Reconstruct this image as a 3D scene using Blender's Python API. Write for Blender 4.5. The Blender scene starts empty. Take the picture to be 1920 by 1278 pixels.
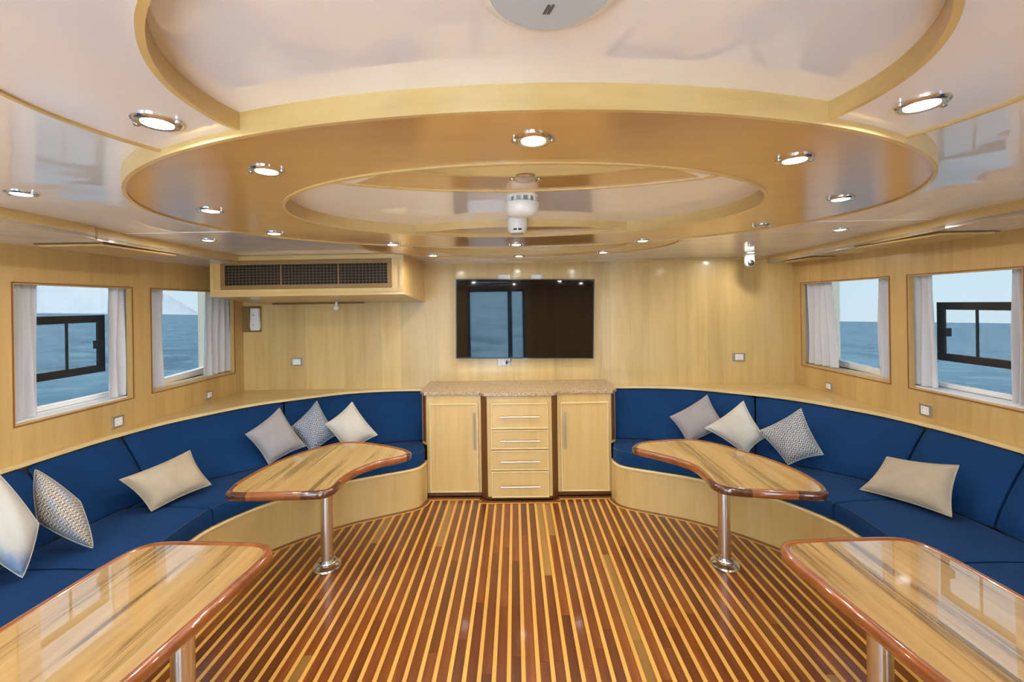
import bpy, math, random
from mathutils import Vector, Matrix

random.seed(7)
sc = bpy.context.scene
COL = sc.collection

# ------------------------------------------------------------------ camera
F, CX, CY, PSI, RHO, EYE = 790.0, 955.0, 570.0, 0.0125, 0.0153, 1.6
fwd = Vector((-math.sin(PSI), math.cos(PSI), 0))
r0 = Vector((math.cos(PSI), math.sin(PSI), 0))
u0 = Vector((0, 0, 1))
rgt = r0 * math.cos(RHO) - u0 * math.sin(RHO)
upv = u0 * math.cos(RHO) + r0 * math.sin(RHO)
cam = bpy.data.objects.new('camera', bpy.data.cameras.new('camera'))
COL.objects.link(cam)
m = Matrix((rgt, upv, -fwd)).transposed().to_4x4()
m.translation = (0, 0, EYE)
cam.matrix_world = m
cam.data.sensor_width = 36
cam.data.lens = 36 * F / 1920
cam.data.shift_x = (960 - CX) / 1920
cam.data.shift_y = (CY - 639) / 1920
cam.data.clip_start = 0.02
cam.data.clip_end = 20000
sc.camera = cam

# ------------------------------------------------------------------ world + exposure
SKY = 6.3                        # open daylight; tint added to the side panes dims the outside view
VIEW_DIM = .083
W = bpy.data.worlds.new('sky'); sc.world = W; W.use_nodes = True
nt = W.node_tree; nt.nodes.clear()
tc = nt.nodes.new('ShaderNodeTexCoord'); sp = nt.nodes.new('ShaderNodeSeparateXYZ')
rp = nt.nodes.new('ShaderNodeValToRGB'); bg = nt.nodes.new('ShaderNodeBackground'); wo = nt.nodes.new('ShaderNodeOutputWorld')
nt.links.new(tc.outputs['Generated'], sp.inputs[0]); nt.links.new(sp.outputs['Z'], rp.inputs[0])
rp.color_ramp.elements[0].position = 0.0; rp.color_ramp.elements[0].color = (0.62, 0.80, 0.90, 1)
rp.color_ramp.elements[1].position = 0.7; rp.color_ramp.elements[1].color = (0.36, 0.60, 0.88, 1)
e = rp.color_ramp.elements.new(0.12); e.color = (0.56, 0.77, 0.92, 1)
nt.links.new(rp.outputs[0], bg.inputs[0]); bg.inputs[1].default_value = SKY
nt.links.new(bg.outputs[0], wo.inputs[0])
sc.view_settings.view_transform = 'Standard'
sc.view_settings.look = 'None'
sc.view_settings.exposure = 0.96
sc.view_settings.gamma = 1.0
sc.view_settings.use_curve_mapping = False
LAMP_W = 2.2                     # one ceiling downlight
sun = bpy.data.objects.new('sun', bpy.data.lights.new('sun', 'SUN')); COL.objects.link(sun)
sun.data.energy = 20; sun.data.angle = .01; sun.data.color = (1, .96, .90)
sun.rotation_euler = Vector((.10, .36, -1)).to_track_quat('-Z', 'Y').to_euler()   # high, from slightly astern

# ------------------------------------------------------------------ pixel helpers (pixel -> point on a known plane)
def ray(px, py):
    return fwd + rgt * ((px - CX) / F) - upv * ((py - CY) / F)
def at_z(px, py, z):
    d = ray(px, py); t = (z - EYE) / d.z
    return Vector((d.x * t, d.y * t, z))
def at_y(px, py, y):
    d = ray(px, py); t = y / d.y
    return Vector((d.x * t, y, EYE + d.z * t))
def at_plane(px, py, p, n):
    d = ray(px, py); o = Vector((0, 0, EYE))
    return o + d * ((p - o).dot(n) / d.dot(n))

# ------------------------------------------------------------------ materials
MATS = {}
def base_mat(name):
    mt = bpy.data.materials.new(name); mt.use_nodes = True
    MATS[name] = mt
    b = mt.node_tree.nodes['Principled BSDF']
    return mt, mt.node_tree, b
def N(t, kind, **kw):
    n = t.nodes.new(kind)
    for k, v in kw.items(): setattr(n, k, v)
    return n
def plain(name, col, rough=.5, metal=0, coat=0, coat_r=.03, ior=1.5, spec=.5, sheen=0):
    mt, t, b = base_mat(name)
    b.inputs['Base Color'].default_value = (*col, 1)
    b.inputs['Roughness'].default_value = rough
    b.inputs['Metallic'].default_value = metal
    b.inputs['Coat Weight'].default_value = coat
    b.inputs['Coat Roughness'].default_value = coat_r
    b.inputs['Coat IOR'].default_value = ior
    b.inputs['Specular IOR Level'].default_value = spec
    b.inputs['Sheen Weight'].default_value = sheen
    return mt
def coords(t, scale, rot=(0, 0, 0), kind='Object'):
    c = N(t, 'ShaderNodeTexCoord'); mp = N(t, 'ShaderNodeMapping')
    mp.inputs['Scale'].default_value = scale; mp.inputs['Rotation'].default_value = rot
    t.links.new(c.outputs[kind], mp.inputs[0])
    return mp.outputs[0]
def ramp(t, src, stops):
    r = N(t, 'ShaderNodeValToRGB'); t.links.new(src, r.inputs[0])
    el = r.color_ramp.elements
    el[0].position, el[0].color = stops[0][0], (*stops[0][1], 1)
    el[1].position, el[1].color = stops[-1][0], (*stops[-1][1], 1)
    for p, c in stops[1:-1]:
        x = el.new(p); x.color = (*c, 1)
    return r.outputs[0]
def mixc(t, fac, a, b, mode='MIX'):
    x = N(t, 'ShaderNodeMix', data_type='RGBA', blend_type=mode)
    for s, v in ((0, fac), (6, a), (7, b)):
        if hasattr(v, 'node'): t.links.new(v, x.inputs[s])
        else: x.inputs[s].default_value = v if s == 0 else (*v, 1)
    return x.outputs[2]
def noise(t, vec, scale, detail=4, rough=.55, dist=0):
    n = N(t, 'ShaderNodeTexNoise'); n.inputs['Scale'].default_value = scale
    n.inputs['Detail'].default_value = detail; n.inputs['Roughness'].default_value = rough
    n.inputs['Distortion'].default_value = dist
    t.links.new(vec, n.inputs['Vector'])
    return n.outputs['Fac']
def bump(t, b, src, strength, dist=.01):
    bp = N(t, 'ShaderNodeBump'); bp.inputs['Strength'].default_value = strength; bp.inputs['Distance'].default_value = dist
    t.links.new(src, bp.inputs['Height']); t.links.new(bp.outputs[0], b.inputs['Normal'])
    return bp
def wood(name, lo, mid, hi, scale=(14, 14, 1.2), rough=.3, coat=.5, coat_r=.08, coat_ior=1.5, rot=(0, 0, 0), strip=None, randvar=0.0, streak=None, coord='Object'):
    """fine grain along the axis with the small scale; strip=(axis, per metre) = veneer leaves of slightly different tone"""
    mt, t, b = base_mat(name)
    v = coords(t, scale, rot, coord)
    g = noise(t, v, 1.6, 7, .62, .6)
    c = ramp(t, g, [(.28, lo), (.5, mid), (.74, hi)])
    if strip:
        v2 = coords(t, tuple(strip[1] if i == strip[0] else 0 for i in range(3)))
        fl = N(t, 'ShaderNodeVectorMath', operation='FLOOR'); t.links.new(v2, fl.inputs[0])
        wn = N(t, 'ShaderNodeTexWhiteNoise'); t.links.new(fl.outputs[0], wn.inputs[0])
        tone = ramp(t, wn.outputs[0], [(0, (.86, .86, .86)), (1, (1.08, 1.08, 1.08))])
        c = mixc(t, 1.0, c, tone, 'MULTIPLY')
    if streak:
        v3 = coords(t, streak[0], rot, coord)
        sg = noise(t, v3, 1.0, 5, .6, .25)
        sm = ramp(t, sg, [(streak[2], (0, 0, 0)), (streak[2] + .07, (1, 1, 1))])
        fine = noise(t, coords(t, tuple(x * 6 if x > 2 else x for x in streak[0]), rot, coord), 1.0, 6, .7)
        fm = ramp(t, fine, [(.40, (0, 0, 0)), (.62, (1, 1, 1))])
        mk = mixc(t, 1.0, sm, fm, 'MULTIPLY')
        c = mixc(t, mk, c, streak[1])
    if randvar:
        oi = N(t, 'ShaderNodeObjectInfo')
        tone = ramp(t, oi.outputs['Random'], [(0, (1 - randvar,) * 3), (1, (1 + randvar,) * 3)])
        c = mixc(t, 1.0, c, tone, 'MULTIPLY')
    t.links.new(c, b.inputs['Base Color'])
    b.inputs['Roughness'].default_value = rough
    b.inputs['Coat Weight'].default_value = coat
    b.inputs['Coat Roughness'].default_value = coat_r
    b.inputs['Coat IOR'].default_value = coat_ior
    return mt

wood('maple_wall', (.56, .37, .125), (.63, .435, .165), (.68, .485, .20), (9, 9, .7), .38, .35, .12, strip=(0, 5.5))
wood('maple_side_shaded', (.50, .315, .10), (.565, .37, .135), (.62, .42, .165), (9, 9, .7), .38, .35, .12, strip=(1, 5.5))  # wall maple, side-wall shadow put in as a darker, more orange colour
wood('maple_cabinet', (.56, .355, .115), (.63, .415, .15), (.67, .455, .18), (8, 8, .6), .36, .4, .1)
wood('maple_horizontal', (.54, .36, .13), (.62, .43, .17), (.67, .48, .21), (1.2, 9, 9), .3, .5, .06)
wood('maple_band', (.55, .375, .135), (.62, .435, .17), (.67, .48, .205), (3, 3, 14), .4, .4, .1)
wood('maple_trim', (.66, .47, .20), (.74, .55, .26), (.78, .60, .31), (3, 3, 14), .4, .4, .1)
wood('ring_veneer', (.50, .255, .048), (.56, .295, .06), (.60, .325, .075), (1.0, 8, 8), .30, 1.0, .17, coat_ior=2.5)
wood('holly', (.56, .28, .05), (.64, .335, .066), (.69, .38, .085), (12, .9, 12), .3, .45, .09, 1.5, randvar=.06)
wood('teak', (.10, .022, .0035), (.165, .042, .006), (.24, .07, .011), (16, .8, 16), .3, .45, .09, 1.5, randvar=.32)
wood('teak_pale', (.22, .10, .020), (.30, .145, .030), (.36, .18, .045), (16, .8, 16), .3, .7, .09, 1.5, randvar=.15)
wood('teak_border', (.12, .032, .007), (.18, .055, .012), (.24, .08, .018), (3, 3, 16), .3, .7, .09, 1.5)
for nm, ang in (('table_wood_a', .36), ('table_wood_b', -.36), ('table_wood_c', .0), ('table_wood_d', .0)):
    wood(nm, (.38, .215, .070), (.46, .28, .10), (.52, .34, .14), (11, .8, 11), .25, 1.0, .015, 2.5, rot=(0, 0, ang),
         streak=((7.5, .7, 7.5), (.085, .038, .011), .535 if nm[-1] in 'ab' else .51))
wood('mahogany', (.17, .042, .009), (.25, .068, .013), (.31, .095, .02), (4, 4, 4), .22, 1.0, .03, 1.6)
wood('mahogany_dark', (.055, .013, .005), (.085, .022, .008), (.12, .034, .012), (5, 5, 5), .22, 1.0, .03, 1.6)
wood('brown_panel', (.11, .038, .009), (.15, .053, .012), (.19, .07, .017), (14, 14, .8), .35, .4, .1)

mt, t, b = base_mat('lacquer')
b.inputs['Base Color'].default_value = (.87, .86, .90, 1)
b.inputs['Roughness'].default_value = .35
b.inputs['Coat Weight'].default_value = 1.0; b.inputs['Coat Roughness'].default_value = .02; b.inputs['Coat IOR'].default_value = 2.2
bp = bump(t, b, noise(t, coords(t, (1.6, 3.2, 1)), 1.0, 2, .5, .6), .10, .05)
t.links.new(bp.outputs[0], b.inputs['Coat Normal'])

mt, t, b = base_mat('reflection_pale')
b.inputs['Base Color'].default_value = (.84, .79, .81, 1); b.inputs['Roughness'].default_value = .35  # ring veneer paled by the windows' reflection, painted as base colour
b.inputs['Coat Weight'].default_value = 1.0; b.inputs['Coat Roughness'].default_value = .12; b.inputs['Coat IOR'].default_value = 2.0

def fabric(name, col, col2, sc_=420, bs=.25, rough=.85, sheen=.15):
    mt, t, b = base_mat(name)
    g = noise(t, coords(t, (1, 1, 1)), sc_, 3)
    l = noise(t, coords(t, (1, 1, 1)), 7, 3)
    c = mixc(t, ramp(t, g, [(.3, (0, 0, 0)), (.7, (1, 1, 1))]), col, col2)
    c = mixc(t, 1.0, c, ramp(t, l, [(.3, (.9, .9, .9)), (.7, (1.06, 1.06, 1.06))]), 'MULTIPLY')
    t.links.new(c, b.inputs['Base Color'])
    b.inputs['Roughness'].default_value = rough; b.inputs['Sheen Weight'].default_value = sheen
    b.inputs['Specular IOR Level'].default_value = .12
    bump(t, b, g, bs, .002)
    return mt
fabric('blue_canvas', (.0035, .032, .108), (.006, .041, .132), 500, .2, .8, .03)
fabric('blue_piping', (.006, .022, .06), (.008, .028, .07), 500, .2, .75, .2)
fabric('mauve_linen', (.29, .255, .255), (.37, .33, .325), 600)
fabric('cream_linen', (.48, .44, .37), (.58, .54, .47), 500)
fabric('tan_linen', (.38, .30, .205), (.47, .38, .27), 600)

def stained(name, base):
    """linen with a soft blue dye patch printed towards one corner of the cover"""
    mt, t, b = base_mat(name)
    g = noise(t, coords(t, (1, 1, 1)), 500, 3)
    c = mixc(t, ramp(t, g, [(.3, (0, 0, 0)), (.7, (1, 1, 1))]), tuple(x * .85 for x in base), base)
    uv = coords(t, (1, 1, 1), kind='UV'); s = N(t, 'ShaderNodeSeparateXYZ'); t.links.new(uv, s.inputs[0])
    ad = N(t, 'ShaderNodeMath', operation='ADD'); iv = N(t, 'ShaderNodeMath', operation='SUBTRACT'); iv.inputs[0].default_value = 1.0; t.links.new(s.outputs[1], iv.inputs[1])
    t.links.new(s.outputs[0], ad.inputs[0]); t.links.new(iv.outputs[0], ad.inputs[1])
    n2 = noise(t, uv, 5, 4)
    a2 = N(t, 'ShaderNodeMath', operation='MULTIPLY_ADD'); t.links.new(n2, a2.inputs[0]); a2.inputs[1].default_value = .7; t.links.new(ad.outputs[0], a2.inputs[2])
    k = ramp(t, a2.outputs[0], [(.62, (.8, .8, .8)), (.95, (0, 0, 0))])
    c = mixc(t, k, c, (.16, .26, .44))
    t.links.new(c, b.inputs['Base Color']); b.inputs['Roughness'].default_value = .88
    bump(t, b, g, .25, .002)
stained('cream_dyed', (.54, .51, .455))

def zigzag(name, light, dark, tint, nx, ny, tint_amt):
    mt, t, b = base_mat(name)
    uv = coords(t, (1, 1, 1), kind='UV'); s = N(t, 'ShaderNodeSeparateXYZ'); t.links.new(uv, s.inputs[0])
    def M(op, a, c=None, d=None):
        x = N(t, 'ShaderNodeMath', operation=op)
        for i, v in enumerate((a, c, d)):
            if v is None: continue
            if hasattr(v, 'node'): t.links.new(v, x.inputs[i])
            else: x.inputs[i].default_value = v
        return x.outputs[0]
    pp = M('PINGPONG', M('MULTIPLY', s.outputs[0], nx * 2.0), 1.0)
    wob = noise(t, uv, 14, 3)
    ph = M('ADD', M('MULTIPLY_ADD', pp, 1.1, M('MULTIPLY', s.outputs[1], ny)), M('MULTIPLY', wob, .9))
    w = M('SINE', M('MULTIPLY', ph, 6.2832))
    sp_ = noise(t, uv, 60, 4)
    k = M('ADD', w, M('MULTIPLY_ADD', sp_, 2.2, -1.1))
    c = mixc(t, ramp(t, M('MULTIPLY_ADD', k, .3, .44), [(.3, (0, 0, 0)), (.7, (1, 1, 1))]), dark, light)
    patch = ramp(t, noise(t, uv, 2.3, 3), [(.46, (0, 0, 0)), (.62, (tint_amt,) * 3)])
    c = mixc(t, patch, c, tint)
    t.links.new(c, b.inputs['Base Color']); b.inputs['Roughness'].default_value = .9
    bump(t, b, k, .25, .002)
zigzag('zigzag_blue', (.56, .55, .52), (.055, .085, .15), (.10, .19, .36), 8, 17, .40)
zigzag('zigzag_grey', (.58, .56, .52), (.11, .12, .14), (.13, .19, .26), 8, 17, .30)
zigzag('zigzag_brown', (.60, .55, .48), (.17, .125, .09), (.17, .25, .42), 8, 17, .45)

mt, t, b = base_mat('granite')
g1 = noise(t, coords(t, (1, 1, 1)), 160, 3); g2 = noise(t, coords(t, (1, 1, 1)), 45, 3)
c = ramp(t, g1, [(.34, (.11, .05, .03)), (.45, (.40, .27, .16)), (.60, (.52, .37, .22)), (.72, (.66, .54, .42))])
c = mixc(t, ramp(t, g2, [(.55, (0, 0, 0)), (.7, (.7, .7, .7))]), c, (.30, .17, .09))
t.links.new(c, b.inputs['Base Color']); b.inputs['Roughness'].default_value = .18
plain('steel', (.74, .73, .72), .16, 1)
plain('brushed', (.62, .61, .60), .38, 1)
plain('black_frame', (.014, .015, .017), .4)
plain('dark_gap', (.010, .007, .005), .8)
plain('tv_body', (.010, .009, .009), .3)
plain('tv_screen', (.003, .003, .004), .06, coat=1, coat_r=.02, ior=1.45, spec=.2)
plain('grey_mark', (.35, .35, .35), .4)
plain('white_plastic', (.80, .79, .77), .35)
plain('cream_plastic', (.72, .68, .58), .35)
plain('plate_metal', (.42, .37, .32), .35, .6)
plain('ap_face', (.50, .55, .61), .4)
plain('ap_mark', (.10, .10, .10), .5)
plain('white_paint', (.82, .81, .79), .35, coat=.4)
plain('cream_paint', (.92, .87, .70), .4)
plain('red_trim', (.26, .095, .035), .4, coat=.3)
plain('louvre', (.11, .068, .030), .5)
plain('louvre_frame', (.25, .145, .045), .45)
plain('black_plastic', (.012, .012, .013), .35)
plain('lens_off', (.45, .43, .40), .2)
mt, t, b = base_mat('lens_on')
b.inputs['Base Color'].default_value = (.9, .88, .82, 1)
b.inputs['Emission Color'].default_value = (1, .90, .72, 1); b.inputs['Emission Strength'].default_value = 6
# thin window glass: transparent with a mirror share that grows at grazing angles
def glass(name, col):
    mt, t, b = base_mat(name); t.nodes.remove(b)
    tr = N(t, 'ShaderNodeBsdfTransparent'); gl = N(t, 'ShaderNodeBsdfGlossy'); lw = N(t, 'ShaderNodeLayerWeight'); mx = N(t, 'ShaderNodeMixShader')
    pw = N(t, 'ShaderNodeMath', operation='POWER'); pw.inputs[1].default_value = 4.0
    ma = N(t, 'ShaderNodeMath', operation='MULTIPLY_ADD'); ma.inputs[1].default_value = .12; ma.inputs[2].default_value = .012
    lw.inputs[0].default_value = .5
    tr.inputs[0].default_value = (*col, 1); gl.inputs['Roughness'].default_value = .02
    t.links.new(lw.outputs['Facing'], pw.inputs[0]); t.links.new(pw.outputs[0], ma.inputs[0]); t.links.new(ma.outputs[0], mx.inputs[0])
    t.links.new(tr.outputs[0], mx.inputs[1]); t.links.new(gl.outputs[0], mx.inputs[2])
    t.links.new(mx.outputs[0], t.nodes['Material Output'].inputs[0])
glass('glass_dimming', (VIEW_DIM ** .5 * 1.0, VIEW_DIM ** .5, VIEW_DIM ** .5))     # two faces of each pane
glass('glass', (.99, .995, .995))
# curtain cloth: diffuse and translucent
mt, t, b = base_mat('curtain_cloth')
b.inputs['Base Color'].default_value = (.84, .83, .86, 1); b.inputs['Roughness'].default_value = .9
tl = N(t, 'ShaderNodeBsdfTranslucent'); tl.inputs[0].default_value = (.80, .78, .77, 1); mx = N(t, 'ShaderNodeMixShader'); mx.inputs[0].default_value = .42
t.links.new(b.outputs[0], mx.inputs[1]); t.links.new(tl.outputs[0], mx.inputs[2]); t.links.new(mx.outputs[0], t.nodes['Material Output'].inputs[0])
bump(t, b, noise(t, coords(t, (1, 1, 1)), 500, 2), .15, .002)
# sea water
mt, t, b = base_mat('sea_water')
v = coords(t, (1, 1, 1)); w1 = noise(t, v, .12, 6, .65); w2 = noise(t, v, .45, 6, .7)
c = mixc(t, ramp(t, w1, [(.38, (0, 0, 0)), (.62, (1, 1, 1))]), (.018, .066, .105), (.078, .172, .228))
c = mixc(t, ramp(t, w2, [(.47, (0, 0, 0)), (.60, (.8, .8, .8))]), c, (.13, .23, .28))
t.links.new(c, b.inputs['Base Color']); b.inputs['Roughness'].default_value = .45; b.inputs['Specular IOR Level'].default_value = .25
bump(t, b, w1, .5, 1.0)
mt, t, b = base_mat('hazed_hill')
c = ramp(t, noise(t, coords(t, (.0012, .0012, .003)), 1.0, 3), [(.35, (.44, .49, .51)), (.65, (.50, .54, .55))])  # distance haze painted into the hill colour
t.links.new(c, b.inputs['Base Color']); b.inputs['Roughness'].default_value = 1; b.inputs['Specular IOR Level'].default_value = 0

# ------------------------------------------------------------------ geometry helpers
class MB:
    def __init__(s): s.v, s.f, s.uv = [], [], None
    def box(s, a, b):
        x0, y0, z0 = a; x1, y1, z1 = b; i = len(s.v)
        s.v += [(x0, y0, z0), (x1, y0, z0), (x1, y1, z0), (x0, y1, z0), (x0, y0, z1), (x1, y0, z1), (x1, y1, z1), (x0, y1, z1)]
        s.f += [tuple(i + k for k in q) for q in ((3, 2, 1, 0), (4, 5, 6, 7), (0, 1, 5, 4), (1, 2, 6, 5), (2, 3, 7, 6), (3, 0, 4, 7))]
        return s
    def prism(s, poly, z0, z1):
        """vertical prism over a plan polygon"""
        i = len(s.v); n = len(poly)
        s.v += [(p[0], p[1], z0) for p in poly] + [(p[0], p[1], z1) for p in poly]
        s.f += [tuple(i + k for k in range(n))[::-1], tuple(i + n + k for k in range(n))]
        s.f += [(i + k, i + (k + 1) % n, i + n + (k + 1) % n, i + n + k) for k in range(n)]
        return s
    def loft(s, rings, closed=True, cap=True, loop=False):
        i = len(s.v); n = len(rings[0]); m_ = len(rings)
        for r in rings: s.v += [tuple(p) for p in r]
        for a in range(m_ if loop else m_ - 1):
            b = (a + 1) % m_
            for k in range(n if closed else n - 1):
                k2 = (k + 1) % n
                s.f.append((i + a * n + k, i + a * n + k2, i + b * n + k2, i + b * n + k))
        if cap and closed and not loop:
            s.f.append(tuple(i + k for k in range(n))[::-1]); s.f.append(tuple(i + (m_ - 1) * n + k for k in range(n)))
        return s
    def tube(s, pts, r, n=10, loop=False):
        pts = [Vector(p) for p in pts]; rings = []
        for k, p in enumerate(pts):
            if loop: d = pts[(k + 1) % len(pts)] - pts[k - 1]
            else: d = pts[min(k + 1, len(pts) - 1)] - pts[max(k - 1, 0)]
            d.normalize()
            a = d.cross(Vector((0, 0, 1)))
            if a.length < .05: a = d.cross(Vector((0, 1, 0)))
            a.normalize(); b_ = d.cross(a)
            rings.append([p + a * r * math.cos(q * 2 * math.pi / n) + b_ * r * math.sin(q * 2 * math.pi / n) for q in range(n)])
        return s.loft(rings, loop=loop)
    def lathe(s, c, prof, n=32, axis='z'):
        rings = []
        for r, h in prof:
            ring = []
            for k in range(n):
                a = 2 * math.pi * k / n
                p = (r * math.cos(a), r * math.sin(a), h)
                if axis == 'y': p = (p[0], p[2], p[1])
                ring.append((c[0] + p[0], c[1] + p[1], c[2] + p[2]))
            rings.append(ring)
        return s.loft(rings)
    def build(s, name, mat, parent=None, smooth=False, bevel=0, kind=None, origin=None):
        me = bpy.data.meshes.new(name)
        o_ = Vector(origin) if origin is not None else Vector((0, 0, 0))
        me.from_pydata([tuple(Vector(p) - o_) for p in s.v], [], s.f)
        if s.uv:
            l = me.uv_layers.new(name='UVMap')
            for lp in me.loops: l.data[lp.index].uv = s.uv[lp.vertex_index]
        me.materials.append(MATS[mat]); me.validate()
        import bmesh
        bm = bmesh.new(); bm.from_mesh(me); bmesh.ops.recalc_face_normals(bm, faces=bm.faces); bm.to_mesh(me); bm.free()
        ob = bpy.data.objects.new(name, me); COL.objects.link(ob)
        ob.location = o_
        if smooth:
            for p in me.polygons: p.use_smooth = True
            me.set_sharp_from_angle(angle=math.radians(38))
        if bevel:
            bv = ob.modifiers.new('bevel', 'BEVEL'); bv.width = bevel; bv.segments = 2; bv.limit_method = 'ANGLE'
        if parent:
            ob.parent = parent
            ob.matrix_parent_inverse = PINV(parent)
        if kind: ob['kind'] = kind
        return ob
def PINV(p):
    return WORLD(p).inverted()
def WORLD(o):
    if o.parent: return WORLD(o.parent) @ o.matrix_parent_inverse @ Matrix.Translation(o.location)
    return Matrix.Translation(o.location)
def tag(o, label, cat, group=None, kind=None):
    o['label'] = label; o['category'] = cat
    if group: o['group'] = group
    if kind: o['kind'] = kind
    return o
def thing(name, loc, label, cat, group=None):
    o = bpy.data.objects.new(name, None); COL.objects.link(o); o.location = loc; o.empty_display_size = .1
    return tag(o, label, cat, group)
def struct(name, loc=(0, 0, 0)):
    o = bpy.data.objects.new(name, None); COL.objects.link(o); o.location = loc; o['kind'] = 'structure'
    return o
def catmull(p, closed=False, per=8):
    p = [Vector(q) for q in p]; n = len(p); out = []
    for i in range(n if closed else n - 1):
        if closed: a, b_, c_, d = p[i - 1], p[i], p[(i + 1) % n], p[(i + 2) % n]
        else: a, b_, c_, d = p[max(i - 1, 0)], p[i], p[i + 1], p[min(i + 2, n - 1)]
        for k in range(per):
            t_ = k / per
            out.append(.5 * ((2 * b_) + (c_ - a) * t_ + (2 * a - 5 * b_ + 4 * c_ - d) * t_ ** 2 + (3 * b_ - a - 3 * c_ + d) * t_ ** 3))
    if not closed: out.append(p[-1])
    return out
def resample(p, n, closed=True):
    q = p + [p[0]] if closed else p
    L = [0]
    for i in range(1, len(q)): L.append(L[-1] + (q[i] - q[i - 1]).length)
    out = []; j = 0
    for k in range(n):
        s_ = L[-1] * k / (n if closed else n - 1)
        while j < len(L) - 2 and L[j + 1] < s_: j += 1
        f_ = (s_ - L[j]) / max(L[j + 1] - L[j], 1e-9)
        out.append(q[j].lerp(q[j + 1], f_))
    return out
def normals2(p, closed=True):
    """plan normals of a 2-D polyline (to the left of travel)"""
    out = []; n = len(p)
    for i in range(n):
        if closed: d = p[(i + 1) % n] - p[i - 1]
        else: d = p[min(i + 1, n - 1)] - p[max(i - 1, 0)]
        out.append(Vector((-d.y, d.x)).normalized())
    return out

# ------------------------------------------------------------------ the room
XL, XR, YB, YA = -2.60, 2.62, 4.00, -1.60
ZC, ZR1, ZR2, ZF = 2.01, 1.965, 1.978, 1.95          # ceiling, main oval ring, lesser rings
ZS = .815                                  # shelf top
MX = .03                                   # left/right mirror: x -> MX - x
WZ0, WZ1 = 1.005, 1.75
WIN = {-1: [(-.75, -.05), (.30, 1.0), (1.28, 1.96), (2.15, 2.83), (2.98, 3.87)],
       1: [(-.75, -.05), (.32, 1.02), (1.32, 2.0), (2.20, 2.84), (2.98, 3.885)]}

# settee stations: bench front edge, backrest foot, backrest top (plan, left side)
ST = [((-.752, 3.46), (-.815, 3.68), (-.83, 3.965)), ((-.80, 3.33), (-1.12, 3.63), (-1.2, 3.955)), ((-1.05, 3.20), (-1.45, 3.50), (-1.55, 3.87)),
      ((-1.23, 3.11), (-1.68, 3.33), (-1.85, 3.68)), ((-1.45, 2.95), (-1.93, 3.08), (-2.17, 3.42)), ((-1.63, 2.77), (-2.14, 2.88), (-2.40, 3.05)),
      ((-1.72, 2.64), (-2.25, 2.75), (-2.49, 2.83)), ((-1.79, 2.49), (-2.33, 2.52), (-2.545, 2.55)), ((-1.816, 2.34), (-2.37, 2.34), (-2.56, 2.34)),
      ((-1.80, 1.9), (-2.40, 1.9), (-2.565, 1.9)), ((-1.80, .5), (-2.40, .5), (-2.565, .5)), ((-1.80, -.9), (-2.40, -.9), (-2.565, -.9))]
def st(s, which, side=-1):
    i = min(int(s), len(ST) - 2); t_ = s - i
    P = [Vector(ST[max(0, min(len(ST) - 1, j))][which]) for j in (i - 1, i, i + 1, i + 2)]
    a, b_, c_, d = P
    q = .5 * ((2 * b_) + (c_ - a) * t_ + (2 * a - 5 * b_ + 4 * c_ - d) * t_ ** 2 + (3 * b_ - a - 3 * c_ + d) * t_ ** 3)
    if side > 0: q.x = MX - q.x
    return q
FRONT = [st(k * .125, 0) for k in range(0, 89)]
def floor_end(x):
    """forward limit of the floor boards at plan position x (left-hand coordinates mirrored)"""
    xx = x if x < MX / 2 else MX - x
    if xx > -.30: return 3.41 if xx > -.262 else 3.475
    if xx > -.752: return 3.475
    for a, b_ in zip(FRONT, FRONT[1:]):
        if min(a.x, b_.x) <= xx <= max(a.x, b_.x) and a.x != b_.x:
            return a.y + (b_.y - a.y) * (xx - a.x) / (b_.x - a.x)
    return -99

# floor: sub-floor, boards, inlay strips, border
fl = struct('floor')
MB().box((XL - .1, YA, -.06), (XR + .1, YB + .05, -.012)).build('subfloor', 'teak_border', fl)
PITCH, LW, X0 = .0638, .0195, .0145
def board(name, mat, xa, xb, ya, yb, za=-.011):
    """board between two x, from ya to the two end positions yb=(left, right)"""
    g = .0004; xa += g; xb -= g; c = Vector(((xa + xb) / 2, (ya + min(yb)) / 2, 0))
    mb = MB(); mb.v = [(xa, ya + g, za), (xb, ya + g, za), (xb, yb[1] - g, za), (xa, yb[0] - g, za), (xa, ya + g, 0), (xb, ya + g, 0), (xb, yb[1] - g, 0), (xa, yb[0] - g, 0)]
    mb.f = [(3, 2, 1, 0), (4, 5, 6, 7), (0, 1, 5, 4), (1, 2, 6, 5), (2, 3, 7, 6), (3, 0, 4, 7)]
    return mb.build(name, mat, fl, origin=c)
rng = random.Random(3)
for k in range(-28, 29):
    xs = X0 + k * PITCH
    e0, e1 = floor_end(xs - LW / 2), floor_end(xs + LW / 2)
    if min(e0, e1) > 2.2: board('inlay_strip', 'holly', xs - LW / 2, xs + LW / 2, YA + .02, (e0 - .03, e1 - .03))
    elif abs(xs) < 1.8: board('inlay_strip', 'holly', xs - LW / 2, xs + LW / 2, YA + .02, (2.25, 2.25))
    xa, xb = xs + LW / 2, xs + PITCH - LW / 2
    e0, e1 = floor_end(xa), floor_end(xb)
    if xa < -1.76 or xb > 1.79: continue
    e0 = e0 if e0 > 2.2 else 2.35; e1 = e1 if e1 > 2.2 else 2.35
    end = min(e0, e1)
    y = YA + .02
    cuts = sorted([rng.uniform(.2, 1.7), rng.uniform(1.75, 2.35), rng.uniform(2.45, 2.95)])
    cuts = [c_ for c_ in cuts if c_ < end - .25]
    for c_ in cuts:
        board('plank', 'teak_pale' if rng.random() < .07 else 'teak', xa, xb, y, (c_, c_)); y = c_
    board('plank', 'teak_pale' if rng.random() < .05 else 'teak', xa, xb, y, (e0 - .03, e1 - .03))
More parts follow.
